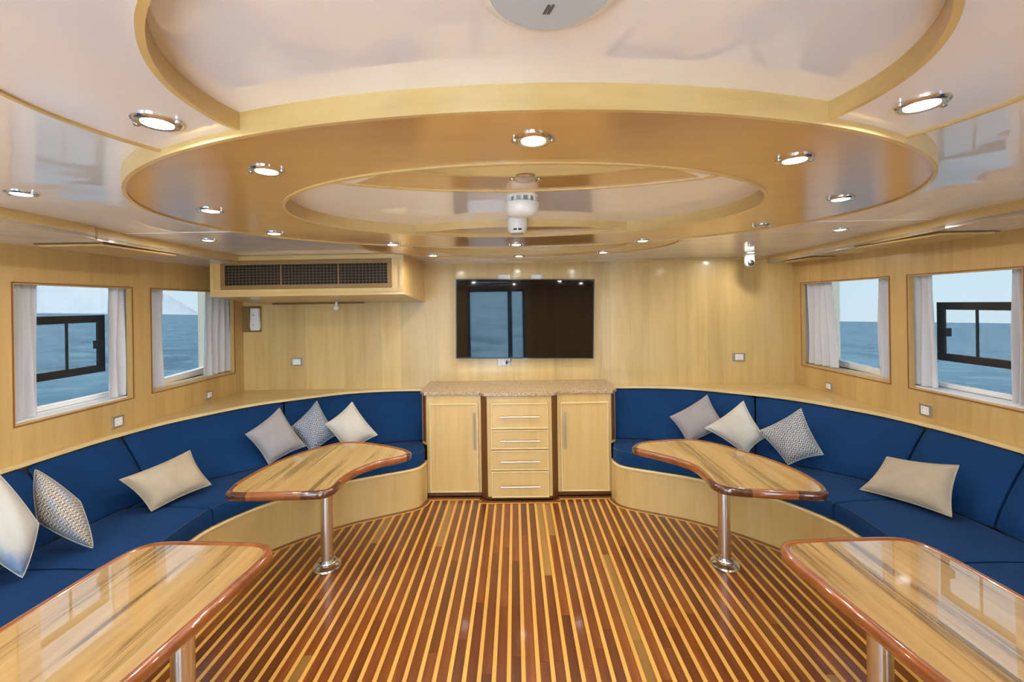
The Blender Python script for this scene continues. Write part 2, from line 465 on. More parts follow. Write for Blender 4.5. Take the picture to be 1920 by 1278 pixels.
# border strips along the joinery
path = [st(k * .125, 0) for k in range(72, -1, -1)]
cabl = [Vector((-.745, 3.497)), Vector((-.31, 3.497)), Vector((-.31, 3.43)), Vector((MX + .31, 3.43)), Vector((MX + .31, 3.497)), Vector((MX + .745, 3.497))]
full = path + cabl + [Vector((MX - p.x, p.y)) for p in reversed(path)]
def ribbon(pts, d0, d1, z0, z1):
    nn = normals2(pts, False)
    rings = []
    for p, n_ in zip(pts, nn):
        a, b_ = p - n_ * d0, p - n_ * d1
        rings.append([(a.x, a.y, z0), (b_.x, b_.y, z0), (b_.x, b_.y, z1), (a.x, a.y, z1)])
    return MB().loft(rings)
ribbon(full, .0, .034, -.01, .0006).build('border_board', 'teak_border', fl)
ribbon(full, .034, .046, -.01, .0010).build('border_strip', 'holly', fl)

# end wall (forward)
wb = MB().box((XL - .36, YB, -.05), (XR + .36, YB + .08, ZC + .05)).build('wall_front', 'maple_wall', kind='structure')
tr1 = MB().box((XL + .35, YB - .014, ZC - .022), (XR - .12, YB, ZC)).build('trim_1', 'maple_band', kind='structure')
# unseen aft wall: outer two openings added to let in daylight
wa = struct('wall_back')
OP = [(-2.5, -1.45), (-1.05, .22), (1.85, 2.52)]
mb = MB(); x = XL - .25
for a, b_ in OP: mb.box((x, YA - .08, -.05), (a, YA, ZC + .05)); x = b_
mb.box((x, YA - .08, -.05), (XR + .25, YA, ZC + .05))
for a, b_ in OP: mb.box((a, YA - .08, 1.93), (b_, YA, ZC + .05))
mb.build('wall_panel', 'maple_wall', wa)
MB().box((-2.6, YA - 3.2, -.12), (2.6, YA - .08, -.06)).build('bounce_deck', 'white_paint', wa)  # unseen white deck added to bounce daylight up to the ceiling
for k, (a, b_) in enumerate(OP):
    d1 = struct('door_%d' % (k + 1), ((a + b_) / 2, YA, 0))  # first and last are made-up daylight openings
    MB().box((a, YA - .06, 0), (a + .05, YA + .01, 1.93)).box((b_ - .05, YA - .06, 0), (b_, YA + .01, 1.93)).box((a, YA - .06, 1.88), (b_, YA + .01, 1.93)).build('door_frame', 'black_frame', d1)
    if k == 1: MB().box((-.16, YA - .05, 0), (-.06, YA, 1.88)).build('door_post', 'black_frame', d1)
    MB().box((a + .05, YA - .035, .0), (b_ - .05, YA - .029, 1.88)).build('pane', 'glass', d1)

# side walls, windows
for side in (-1, 1):
    X = XL if side < 0 else XR
    nm = 'wall_left' if side < 0 else 'wall_right'
    wl = struct(nm)
    xi, xo = X, X + side * .03
    mb = MB()
    def bx(y0, y1, z0, z1, xa=xi, xb=xo, mb=mb): mb.box((min(xa, xb), y0, z0), (max(xa, xb), y1, z1))
    bx(YA, YB, 0, WZ0); bx(YA, YB, WZ1, ZC)
    y = YA
    for (a, b_) in WIN[side]: bx(y, a, WZ0, WZ1); y = b_
    bx(y, YB, WZ0, WZ1)
    mb.build('wall_panel', 'maple_side_shaded', wl)
    # outer hull skin
    mb = MB(); ha, hb = X + side * .15, X + side * .19
    def hx(y0, y1, z0, z1): mb.box((min(ha, hb), y0, z0), (max(ha, hb), y1, z1))
    hx(YA, YB, 0, WZ0 + .012); hx(YA, 2.93, WZ1 + .05, ZC)
    y = YA
    for (a, b_) in WIN[side][:-1]: hx(y, a - .03, WZ0 + .012, WZ1 + .05); y = b_ + .03
    hx(y, 2.955, WZ0 + .012, WZ1 + .05)
    mb.build('hull_skin', 'white_paint', wl)
    for wi, (a, b_) in enumerate(WIN[side]):
        far = wi == len(WIN[side]) - 1
        w = struct('window_%d' % (wi + 1 + (0 if side < 0 else 5)), (X, (a + b_) / 2, WZ0))
        tb = MB(); q = .007
        x0, x1 = X - side * .0005, X + side * .034
        lo, hi = min(x0, x1), max(x0, x1)
        tb.box((lo, a, WZ0), (hi, b_, WZ0 + q)).box((lo, a, WZ1 - q), (hi, b_, WZ1)).box((lo, a, WZ0 + q), (hi, a + q, WZ1 - q)).box((lo, b_ - q, WZ0 + q), (hi, b_, WZ1 - q))
        tb.build('window_reveal', 'maple_side_shaded', w)
        tb = MB(); lo, hi = min(X, X - side * .004), max(X, X - side * .004); q = .006
        tb.box((lo, a - q, WZ0 - q), (hi, b_ + q, WZ0)).box((lo, a - q, WZ1), (hi, b_ + q, WZ1 + q)).box((lo, a - q, WZ0), (hi, a, WZ1)).box((lo, b_, WZ0), (hi, b_ + q, WZ1))
        tb.build('window_trim', 'red_trim', w)
        s0, s1 = X + side * .034, X + side * .20
        if not far:
            MB().box((min(s0, s1), a - .02, WZ0 - .02), (max(s0, s1), b_ + .02, WZ0 + .012)).build('window_sill', 'white_paint', w, bevel=.004)
            gx = X + side * .165
            MB().box((gx - .012, a - .03, WZ0 + .012), (gx + .012, b_ + .03, WZ0 + .045)).build('outer_sill', 'white_paint', w, bevel=.004)
            MB().box((gx - .002, a - .03, WZ0 + .045), (gx + .002, b_ + .03, WZ1 + .05)).build('pane', 'glass_dimming', w)
        else:
            # the deckhouse side curves away here: splayed outer sill, cream corner post
            pts = [Vector((X + side * (.15 + .12 * u_ ** 1.6), 2.93 + 1.07 * u_)) for u_ in [k / 12 for k in range(13)]]
            inner = [Vector((X + side * .034, p.y)) for p in pts]
            MB().prism([tuple(p) for p in inner] + [tuple(p) for p in reversed(pts)], WZ0 - .02, WZ0 + .012).build('window_sill', 'maple_horizontal', w)
            rings = [[(p.x - side * .02, p.y, WZ0 - .02), (p.x + side * .03, p.y, WZ0 - .02), (p.x + side * .03, p.y, WZ0 + .05 + .02 * k / 12), (p.x - side * .02, p.y, WZ0 + .05 + .02 * k / 12)] for k, p in enumerate(pts)]
            MB().loft(rings).build('outer_sill', 'white_paint', w)
            rings = [[(p.x - side * .002, p.y, WZ0 + .05), (p.x + side * .002, p.y, WZ0 + .05), (p.x + side * .002, p.y, WZ1 + .07), (p.x - side * .002, p.y, WZ1 + .07)] for p in pts]
            MB().loft(rings).build('pane', 'glass_dimming', w)
            px_ = X + side * .19
            MB().box((min(px_, px_ + side * .14), 3.86, WZ0), (max(px_, px_ + side * .14), YB, ZC)).build('corner_post', 'cream_paint', w)
            MB().prism([tuple(p) for p in inner] + [tuple(p) for p in reversed(pts)], WZ1 + .05, WZ1 + .08).build('window_head', 'white_paint', w)
        if not far:
            # black framed opening sash on the outer glass
            gx = X + side * .14; y0, y1, z0, z1 = a + .06, b_ - .055, WZ0 + .19, WZ0 + .565
            sh = MB(); t_ = .048
            sh.box((gx - .008, y0, z1 - t_), (gx + .008, y1, z1)).box((gx - .008, y0, z0), (gx + .008, y1, z0 + t_)).box((gx - .008, y0, z0 + t_), (gx + .008, y0 + t_, z1 - t_)).box((gx - .008, y1 - t_, z0 + t_), (gx + .008, y1, z1 - t_))
            so = sh.build('sash_frame', 'black_frame', w, bevel=.003)
            ym = y1 - .235
            MB().box((gx - .005, ym - .005, z0 + t_), (gx + .005, ym + .005, z1 - t_)).build('mullion', 'black_frame', so)
            MB().box((gx - side * .034 - .01, y1 - t_ - .050, (z0 + z1) / 2 - .028), (gx - side * .034 + .022, y1 - t_ - .012, (z0 + z1) / 2 + .024)).build('latch', 'black_plastic', so)
            MB().box((gx - .002, y0 + t_, z0 + t_), (gx + .002, y1 - t_, z1 - t_)).build('pane', 'glass', so)

# ceiling
ce = struct('ceiling', (0, 0, ZC))
MB().box((XL - .2, YA - .3, ZC), (XR + .2, YB + .1, ZC + .05)).build('ceiling_panel', 'lacquer', ce)
def ell(c, a, b_, n=144): return [Vector((c[0] + a * math.cos(2 * math.pi * k / n), c[1] + b_ * math.sin(2 * math.pi * k / n))) for k in range(n)]
def ceiling_ring(co, ci, ao, bo, ai, bi, z, split=None):
    O, I = ell(co, ao, bo), ell(ci, ai, bi)
    rings = [[(o.x, o.y, z), (i_.x, i_.y, z), (i_.x, i_.y, z + .012), (o.x, o.y, z + .012)] for o, i_ in zip(O, I)]
    if split:      # window reflection painted pale on the after part; veneer inside the large oval
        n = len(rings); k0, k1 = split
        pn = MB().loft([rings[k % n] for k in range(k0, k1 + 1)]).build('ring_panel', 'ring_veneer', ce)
        MB().loft([rings[k % n] for k in range(k1, k0 + n + 1)]).build('pale_reflection_panel', 'reflection_pale', ce)
    else: pn = MB().loft(rings, loop=True).build('ring_panel', 'ring_veneer', ce)
    for c, a, b_, s_ in ((co, ao, bo, -1), (ci, ai, bi, 1)):
        A, B = ell(c, a, b_), ell(c, a - s_ * .011, b_ - s_ * .011)
        rings = [[(p.x, p.y, z - .005), (q.x, q.y, z - .005), (q.x, q.y, ZC), (p.x, p.y, ZC)] for p, q in zip(A, B)]
        MB().loft(rings, loop=True).build('edge_band', 'maple_band', pn, smooth=True)
    return pn
R1 = ceiling_ring((.035, 1.735), (.035, 1.68), 1.395, .941, .905, .596, ZR1)
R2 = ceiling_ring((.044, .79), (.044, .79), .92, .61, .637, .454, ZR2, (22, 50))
R3 = ceiling_ring((.035, 2.73), (.035, 2.73), 1.0, .68, .70, .47, ZR2)
bl = [Vector(p) for p in ((-1.90, YA), (-2.0, 1.62), (-2.06, 2.12), (-2.13, 2.93), (-2.2, YB))]
br = [Vector(p) for p in ((2.0, YA), (2.14, 1.75), (2.225, 2.4), (2.36, 3.65), (2.39, YB))]
for side, ln, X in ((-1, bl, XL), (1, br, XR)):
    ln = catmull(ln, per=6)
    poly = [tuple(p) for p in ln] + [(X + side * .19, YB), (X + side * .19, YA)]
    MB().prism(poly, ZF, ZF + .014).build('soffit_panel', 'lacquer', ce)
    rings = [[(p.x, p.y, ZF - .003), (p.x + side * .016, p.y, ZF - .003), (p.x + side * .016, p.y, ZC), (p.x, p.y, ZC)] for p in ln]
    MB().loft(rings).build('side_beam', 'maple_band', ce)
    # plain joint strip between two lacquered ceiling sheets
    xa, xb = (-2.14, -1.2) if side < 0 else (1.27, 2.25)
    MB().box((xa, 2.23, ZC - .002), (xb, 2.24, ZC)).build('joint_strip', 'white_paint', ce)
for (xa, xb, y0, y1) in ((-2.12, -2.46, 2.15, 2.62), (2.27, 2.56, 2.27, 2.82), (2.41, 2.58, 3.44, 3.78)):
    lo, hi = min(xa, xb), max(xa, xb)
    h = MB().box((lo, y0, ZF - .016), (hi, y1, ZF - .005)).build('hatch_panel', 'maple_horizontal', ce, bevel=.002)
    MB().box((lo - .012, y0 - .012, ZF - .005), (hi + .012, y1 + .012, ZF - .0005)).build('hatch_gap', 'brown_panel', h)

# ------------------------------------------------------------------ sea and hills outside
KA, KB, SEA = -.02587, -.0322, -1.6
S = 9000.0
mb = MB(); mb.v = [(x, y, SEA + KA * x + KB * y) for x, y in ((-S, -S), (S, -S), (S, S), (-S, S))]; mb.f = [(0, 1, 2, 3)]
sea = mb.build('sea', 'sea_water', kind='structure')
prof = [(-85, .012), (-78, .03), (-70, .055), (-62, .045), (-55, .062), (-51, .050), (-49.2, .042), (-48.4, .038), (-47.2, .046), (-45.5, .052), (-44.2, .060), (-42.5, .058), (-41, .05), (-39.9, .037), (-38.6, .022), (-37.4, .006), (-37, .0)]
rh = random.Random(5); rings = []
A_ = [(-85 + 48 * k / 240) for k in range(241)]
for a in A_:
    for (p, q) in zip(prof, prof[1:]):
        if p[0] <= a <= q[0]: hgt = p[1] + (q[1] - p[1]) * (a - p[0]) / (q[0] - p[0])
    hgt *= 1 + .02 * math.sin(a * 7.1) + .012 * math.sin(a * 17)
    dx, dy = math.sin(math.radians(a)), math.cos(math.radians(a))
    ring = []
    for D, f_ in ((3000, -.002), (3250, .42), (3500, .97), (3560, 1.0), (3900, .5), (4400, -.002)):
        x, y = dx * D, dy * D
        ring.append((x, y, SEA + KA * x + KB * y + hgt * 3530 * f_))
    rings.append(ring)
MB().loft(rings, closed=False).build('hills', 'hazed_hill', smooth=True, kind='structure')

# ------------------------------------------------------------------ settee: bench, cushions, shelf
def rng_s(a, b_, step=.1):
    n = max(2, int(round((b_ - a) / step))); return [a + (b_ - a) * k / n for k in range(n + 1)]
SIDE = {-1: 'under the air-conditioning box', 1: 'on the security-camera side'}
for side in (-1, 1):
    sd = SIDE[side]
    b0 = st(4, 0, side)
    be = thing('bench', (b0.x, b0.y, 0), 'curved maple bench base ' + sd, 'bench', 'built-in settee benches')
    pts = [st(s_, 0, side) for s_ in rng_s(0, 11, .12)]
    nn = normals2(pts, False)
    sg = 1 if side < 0 else -1        # outward from the aisle
    def off(p, n_, d): return p + n_ * d * (-1 if side < 0 else 1)
    rings = []
    for p, n_ in zip(pts, nn):
        a, b_ = p, off(p, n_, .018)
        rings.append([(a.x, a.y, .0005), (b_.x, b_.y, .0005), (b_.x, b_.y, .298), (a.x, a.y, .298)])
    MB().loft(rings).build('front_panel', 'maple_cabinet', be)
    rings = []
    for p, n_ in zip(pts, nn):
        a, b_ = off(p, n_, -.006), off(p, n_, .022)
        rings.append([(a.x, a.y, .298), (b_.x, b_.y, .298), (b_.x, b_.y, .310), (a.x + (b_.x - a.x) * .15, a.y + (b_.y - a.y) * .15, .310), (a.x, a.y, .306)])
    MB().loft(rings).build('cap_rail', 'maple_trim', be)
    xa, xb = sorted((pts[0].x + side * .012, pts[0].x - side * .0035))
    MB().box((xa, pts[0].y, .0005), (xb, 3.511, .31)).build('end_post', 'maple_cabinet', be)
    ins = [off(p, n_, .022) for p, n_ in zip(pts, nn)]
    bk = [st(s_, 1, side) for s_ in rng_s(0, 11, .12)]
    rings = [[(a.x, a.y, .292), (b_.x, b_.y, .292), (b_.x, b_.y, .31), (a.x, a.y, .31)] for a, b_ in zip(ins, bk)]
    MB().loft(rings).build('seat_board', 'maple_cabinet', be)
    # seat cushions
    seats = [(.04, 3.25, 'blue seat cushion beside the cabinet ' + sd), (3.25, 7.13, 'blue seat cushion in the bend of the bench ' + sd),
             (7.13, 9.0, 'blue seat cushion below the window with black sash ' + sd), (9.0, 10.3, 'blue seat cushion beside the near table ' + sd)]
    for (a, b_, lab) in seats:
        g = .006
        ss = rng_s(a, b_, .1)
        rings = []; edge = []
        for k, s_ in enumerate(ss):
            f_, r_ = st(s_, 0, side), st(s_, 1, side)
            d = (r_ - f_).normalized()
            f2 = f_ + d * .012; r2 = r_ - d * .004
            tdir = (st(min(s_ + .05, 11), 0, side) - st(max(s_ - .05, 0), 0, side)).normalized()
            sh = g if k == 0 else (-g if k == len(ss) - 1 else 0)
            f2 = f2 + tdir * sh; r2 = r2 + tdir * sh
            e_ = min(k, len(ss) - 1 - k); dz = (-.010, -.002, 0)[min(e_, 2)]
            zt = .422 + dz; crown = .010
            L = (r2 - f2)
            prof_ = [(0, .316), (-.004, .35), (-.004, zt - .022), (.002, zt - .008), (.014, zt - .001)]
            ring = [(f2.x + d.x * u_, f2.y + d.y * u_, z_) for u_, z_ in prof_]
            for fr_ in (.2, .5, .8): ring.append((f2.x + L.x * fr_, f2.y + L.y * fr_, zt + crown * math.sin(math.pi * fr_)))
            ring.append((r2.x, r2.y, zt - .004)); ring.append((r2.x, r2.y, .316))
            rings.append(ring); q = ring[3]; edge.append((q[0], q[1], q[2] + .002))
        c_ = Vector(rings[len(rings) // 2][0]); c_.z = .314
        o = thing('seat_cushion', c_, lab, 'cushion', 'blue bench seat cushions')
        MB().loft(rings).build('cushion_body', 'blue_canvas', o, smooth=True)
        MB().tube(edge, .004, 6).build('piping', 'blue_piping', o, smooth=True)
    # backrest cushions
    backs = [(.0, 3.42, 'curved blue backrest beside the cabinet ' + sd), (3.42, 6.55, 'curved blue backrest in the corner ' + sd),
             (6.55, 8.55, 'blue backrest below the window with black sash ' + sd), (8.55, 9.6, 'blue backrest beside the near table ' + sd)]
    for (a, b_, lab) in backs:
        ss = rng_s(a, b_, .1); rings = []; edge = []
        for k, s_ in enumerate(ss):
            f_, t_ = st(s_, 1, side), st(s_, 2, side)
            tdir = (st(min(s_ + .05, 11), 1, side) - st(max(s_ - .05, 0), 1, side)).normalized()
            sh = .006 if k == 0 else (-.006 if k == len(ss) - 1 else 0)
            f_ = f_ + tdir * sh; t_ = t_ + tdir * sh
            o_ = (t_ - f_).normalized()
            e_ = min(k, len(ss) - 1 - k); rd = (.014, .003, 0)[min(e_, 2)]
            prof_ = []
            for fr_, dd in ((0, 0), (.04, -.012), (.25, -.022), (.5, -.024), (.75, -.020), (.93, -.010), (.985, 0.0)):
                p = f_.lerp(t_, fr_); prof_.append((p.x + o_.x * (dd + rd), p.y + o_.y * (dd + rd), .420 + (.790 - .420 - rd) * fr_))
            p = t_ + o_ * .012; prof_.append((p.x, p.y, .792 - rd))
            p = f_ + o_ * .05; prof_.append((p.x, p.y, .420))
            rings.append(prof_); edge.append(prof_[6])
        c_ = Vector(rings[len(rings) // 2][0])
        o = thing('backrest_cushion', c_, lab, 'cushion', 'blue bench backrests')
        MB().loft(rings).build('cushion_body', 'blue_canvas', o, smooth=True)
        MB().tube(edge, .004, 6).build('piping', 'blue_piping', o, smooth=True)
    # shelf behind the backrests
    X = XL if side < 0 else XR
    fe = [st(s_, 2, side) for s_ in rng_s(0, 11, .12)]
    xe = fe[0].x
    wallp = [(xe, YB - .001), (X - side * .001, YB - .001), (X - side * .001, fe[-1].y)]
    poly = [tuple(p) for p in fe] + wallp[::-1]
    sh = thing('wall_shelf', (X - side * .1, 3.6, .797), 'long maple ledge behind the blue backrests ' + sd, 'shelf', 'ledges behind the settee')
    MB().prism(poly, .797, ZS).build('shelf_board', 'maple_horizontal', sh)
    nn = normals2(fe, False); rings = []
    for p, n_ in zip(fe, nn):
        a, b_ = off(p, n_, -.010), p
        rings.append([(a.x, a.y, .796), (b_.x, b_.y, .796), (b_.x, b_.y, ZS + .002), (a.x, a.y, ZS)])
    MB().loft(rings).build('nosing', 'maple_trim', sh)

# ------------------------------------------------------------------ cabinets under the television
def frame_ring(mb, x0, x1, z0, z1, y, w, d):
    mb.box((x0, y - d, z1 - w), (x1, y, z1)).box((x0, y - d, z0), (x1, y, z0 + w)).box((x0, y - d, z0 + w), (x0 + w, y, z1 - w)).box((x1 - w, y - d, z0 + w), (x1, y, z1 - w))
    return mb
def bar_handle(p0, p1, parent):
    """round bar on two short posts, standing off a front that faces -y"""
    p0, p1 = Vector(p0), Vector(p1); mb = MB().tube([p0, p1], .006, 10)
    for f_ in (.12, .88):
        q = p0.lerp(p1, f_); mb.tube([q, q + Vector((0, .028, 0))], .0045, 8)
    return mb.build('handle', 'brushed', parent, smooth=True)
ZT = .85
YC, YS = 3.445, 3.512
def door_cabinet(x0, x1, dx0, dx1, hx, lab, side):
    o = thing('cabinet', ((x0 + x1) / 2, YS, 0), lab, 'cabinet', 'cabinets under the television')
    MB().box((x0, YS, .035), (x1, YB - .002, ZT)).build('body', 'maple_cabinet', o)
    MB().box((x0 + .004, YS + .012, 0.001), (x1 - .004, YB - .1, .035)).build('toe_kick', 'brown_panel', o)
    d = MB().box((dx0, YS - .016, .045), (dx1, YS, .782)).build('door', 'maple_cabinet', o, bevel=.002)
    frame_ring(MB(), dx0, dx1, .045, .782, YS - .016, .011, .007).build('molding', 'maple_trim', d, bevel=.002)
    bar_handle((hx, YS - .05, .405), (hx, YS - .05, .71), d)
    # angled end with a brown inset above the seat
    xe = x0 if side < 0 else x1; s_ = side
    pl = [(xe, YS), (xe + s_ * .052, YS + .062), (xe + s_ * .052, YB - .05), (xe, YB - .05)]
    MB().prism(pl, .43, ZT).build('angled_end', 'maple_cabinet', o)
    n_ = Vector((s_ * .062, -.052)).normalized(); a, b_ = Vector(pl[0]), Vector(pl[1])
    p0, p1 = a.lerp(b_, .2), a.lerp(b_, .82)
    q0, q1 = p0 + n_ * .003, p1 + n_ * .003
    MB().prism([tuple(p0), tuple(p1), tuple(q1), tuple(q0)], .455, ZT - .012).build('inset_panel', 'brown_panel', o)
    return o
door_cabinet(-.748, -.296, -.722, -.320, -.351, 'maple cabinet with one door next to the air-conditioning box side bench', -1)
door_cabinet(.340, .784, .366, .762, .398, 'maple cabinet with one door next to the security-camera side bench', 1)
o = thing('drawer_cabinet', (.024, YC, 0), 'maple chest of four drawers between the two door cabinets', 'drawers')
MB().box((-.240, YC, .03), (.288, YB - .002, ZT)).build('body', 'maple_cabinet', o)
MB().box((-.236, YC + .012, .001), (.284, YB - .1, .03)).build('toe_kick', 'brown_panel', o)
for pl in ([(-.241, YC + .004), (-.241, YS + .06), (-.295, YS + .06), (-.295, YS + .004)], [(.289, YC + .004), (.289, YS + .06), (.339, YS + .06), (.339, YS + .004)]):
    MB().prism(pl, .002, ZT).build('dark_pilaster', 'brown_panel', o)
for z0, z1, zh in ((.585, .795, .689), (.421, .577, .494), (.250, .411, .327), (.028, .241, .125)):
    d = MB().box((-.208, YC - .016, z0), (.258, YC, z1)).build('drawer_front', 'maple_cabinet', o, bevel=.002)
    frame_ring(MB(), -.208, .258, z0, z1, YC - .016, .010, .007).build('molding', 'maple_trim', d, bevel=.002)
    bar_handle((-.131, YC - .05, zh), (.187, YC - .05, zh), d)
g = [(-.812, YB - .003), (-.812, YS + .05), (-.765, YS - .022), (-.31, YS - .022), (-.262, YC - .024), (.308, YC - .024), (.352, YS - .022), (.800, YS - .022), (.848, YS + .05), (.848, YB - .003)]
tag(MB().prism(g, ZT + .001, ZT + .027).build('granite_worktop', 'granite', bevel=.004), 'speckled brown granite worktop over the cabinets', 'worktop')

# ------------------------------------------------------------------ tables
def outline(px, z): return [at_z(x, y, z).to_2d() for x, y in px]
TZ = .62
def table(pts, pole, lab, mat, dark_ranges, orient=(0, 0)):
    P = resample(catmull(pts, True, 10), 168)
    area = sum(P[i].x * P[(i + 1) % len(P)].y - P[(i + 1) % len(P)].x * P[i].y for i in range(len(P)))
    if area < 0: P = P[::-1]
    for _ in range(2): P = [P[i] * .5 + (P[i - 1] + P[(i + 1) % len(P)]) * .25 for i in range(len(P))]
    Nn = normals2(P)                                   # inward (counter-clockwise outline)
    o = thing('pedestal_table', (pole[0], pole[1], 0), lab, 'table', 'pedestal tables with mahogany rims')
    inn = [p + n_ * .030 for p, n_ in zip(P, Nn)]
    MB().prism([tuple(p) for p in inn], TZ - .036, TZ - .003).build('tabletop', mat, o)
    prof_ = [(.034, TZ - .040), (.008, TZ - .040), (.001, TZ - .032), (0, TZ - .020), (.001, TZ - .010), (.006, TZ - .002), (.016, TZ + .002), (.026, TZ + .001), (.034, TZ - .004)]
    def ring(i):
        p, n_ = P[i % len(P)], Nn[i % len(P)]
        return [(p.x + n_.x * d, p.y + n_.y * d, z_) for d, z_ in prof_]
    n = len(P)
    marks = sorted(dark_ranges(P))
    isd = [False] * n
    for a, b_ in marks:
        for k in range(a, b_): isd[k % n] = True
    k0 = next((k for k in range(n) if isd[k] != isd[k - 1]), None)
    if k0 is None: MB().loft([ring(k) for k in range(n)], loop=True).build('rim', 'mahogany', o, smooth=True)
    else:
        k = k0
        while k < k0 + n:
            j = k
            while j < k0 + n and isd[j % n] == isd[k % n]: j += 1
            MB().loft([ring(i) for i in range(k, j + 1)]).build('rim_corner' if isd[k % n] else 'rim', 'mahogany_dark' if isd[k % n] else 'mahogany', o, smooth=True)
            k = j
    x, y = pole
    MB().lathe((x, y, 0), [(.036, .02), (.036, TZ - .05)], 32).build('pole', 'steel', o, smooth=True)
    MB().lathe((x, y, 0), [(.036, TZ - .052), (.10, TZ - .046), (.10, TZ - .037)], 32).build('mounting_plate', 'steel', o, smooth=True)
    MB().lathe((x, y, 0), [(.080, .0015), (.083, .006), (.080, .014), (.066, .022), (.056, .026), (.056, .038), (.052, .043), (.038, .044)], 40).build('base_flange', 'steel', o, smooth=True)
    return o
def near(P, q, w):
    i = min(range(len(P)), key=lambda k: (P[k] - q).length); return (i - w, i + w)
L1 = outline([(421.3, 922.8), (435, 907.8), (472.7, 885.3), (510, 866.5), (560, 847.7), (610.4, 834), (648, 827), (685.5, 827.7), (723, 832.7), (760.6, 840.7), (772, 847.7), (755.6, 856), (710.5, 866), (673, 879), (648, 894), (630, 912), (610, 921), (573, 924), (460, 926.6), (432, 926)], TZ)
R1_ = outline([(1184.6, 836.5), (1195, 829), (1232.7, 824), (1295, 822), (1345.3, 830), (1395.4, 844), (1445.5, 859), (1495.6, 879), (1533, 899), (1553, 916), (1545.6, 925.6), (1505.6, 924), (1445.5, 921.6), (1390.4, 917.8), (1358, 914), (1335, 905), (1320, 890), (1300, 872.8), (1270, 861.5), (1232.7, 851.5), (1195, 842.7)], TZ)
V2 = lambda x, y: Vector((x, y))
L2 = [V2(-1.625, .95), V2(-1.625, 1.2), V2(-1.615, 1.5), V2(-1.605, 1.65), V2(-1.575, 1.735), V2(-1.495, 1.772), V2(-1.3, 1.768), V2(-1.1, 1.757), V2(-1.02, 1.728), V2(-.985, 1.66), V2(-.995, 1.5), V2(-1.01, 1.3), V2(-1.03, 1.1), V2(-1.06, .92), V2(-1.15, .85), V2(-1.35, .83), V2(-1.55, .86)]
R2_ = [V2(MX - p.x + .012, p.y - .01) for p in L2]
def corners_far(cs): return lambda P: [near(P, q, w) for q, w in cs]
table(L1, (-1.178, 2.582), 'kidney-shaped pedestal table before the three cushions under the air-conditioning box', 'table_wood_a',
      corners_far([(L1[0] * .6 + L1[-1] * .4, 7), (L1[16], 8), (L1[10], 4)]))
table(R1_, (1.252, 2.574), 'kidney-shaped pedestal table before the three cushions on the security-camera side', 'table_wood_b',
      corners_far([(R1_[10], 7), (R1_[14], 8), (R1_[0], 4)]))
table(L2, (-1.172, 1.45), 'large straight-sided pedestal table beside the cream dyed cushion', 'table_wood_c', lambda P: [])
table(R2_, (1.226, 1.45), 'large straight-sided pedestal table on the security-camera side', 'table_wood_d', lambda P: [])

# ------------------------------------------------------------------ scatter cushions: four corner pixels on a leaning plane
def scatter(px, bottom, nrm, thick, mat, lab, zb=.445, group='scatter cushions', pinch=.085):
    """px: corners in order around the cushion; bottom: index of the corner resting on the seat"""
    n_ = Vector(nrm).normalized()
    p0 = at_z(*px[bottom], zb)
    C = [at_plane(x, y, p0, n_) for x, y in px]
    cen = sum(C, Vector()) / 4
    o = thing('scatter_cushion', p0, lab, 'cushion', group)
    G = 18; mb = MB(); mb.uv = []
    def pt(u, v, s_):
        # pinch the sides in between the corners
        uu = u * (1 - pinch * (1 - v * v)); vv = v * (1 - pinch * (1 - u * u))
        a, b_ = (uu + 1) / 2, (vv + 1) / 2
        p = (C[0] * (1 - a) + C[1] * a) * (1 - b_) + (C[3] * (1 - a) + C[2] * a) * b_
        w = max(0, (1 - u * u)) ** .45 * max(0, (1 - v * v)) ** .45
        wr = .006 * math.sin(5 * u + 3 * v + thick * 40) * w
        return p + n_ * (s_ * thick * w + wr)
    idx = {}
    for s_ in (1, -1):
        for i in range(G + 1):
            for j in range(G + 1):
                u, v = -1 + 2 * i / G, -1 + 2 * j / G
                if s_ < 0 and (i in (0, G) or j in (0, G)): idx[(s_, i, j)] = idx[(1, i, j)]; continue
                idx[(s_, i, j)] = len(mb.v); mb.v.append(tuple(pt(u, v, s_))); mb.uv.append((i / G, j / G))
        for i in range(G):
            for j in range(G):
                q = [idx[(s_, i, j)], idx[(s_, i + 1, j)], idx[(s_, i + 1, j + 1)], idx[(s_, i, j + 1)]]
                mb.f.append(tuple(q if s_ > 0 else q[::-1]))
    body = mb.build('cover', mat, o, smooth=True)
    rim = [pt(-1 + 2 * k / G, -1, 1) for k in range(G)] + [pt(1, -1 + 2 * k / G, 1) for k in range(G)] + [pt(1 - 2 * k / G, 1, 1) for k in range(G)] + [pt(-1, 1 - 2 * k / G, 1) for k in range(G)]
    MB().tube(rim, .0032, 6, loop=True).build('seam', mat, body, smooth=True)
    return o
nl, nr = (.58, -.70, .42), (-.58, -.70, .42)
A = 'under the air-conditioning box'; Bc = 'on the security-camera side'
scatter([(460, 814), (524, 764), (574, 836), (504, 870)], 3, nl, .075, 'mauve_linen', 'plain mauve-grey square cushion on the bench ' + A)
scatter([(546, 800), (594, 751), (632, 815), (584, 850)], 3, (.42, -.72, .55), .075, 'zigzag_blue', 'blue and white zigzag cushion between the mauve and cream cushions')
scatter([(610, 795), (660, 753), (708, 815), (652, 850)], 3, (.30, -.85, .45), .075, 'cream_linen', 'plain cream square cushion on the bench ' + A)
scatter([(1256, 781), (1326, 740), (1362, 800), (1290, 832)], 3, (-.25, -.85, .45), .07, 'mauve_linen', 'plain mauve-grey square cushion on the bench ' + Bc)
scatter([(1321, 802), (1394, 751), (1434, 820), (1400, 852)], 3, (-.42, -.8, .42), .075, 'cream_linen', 'plain cream square cushion between mauve and zigzag cushions')
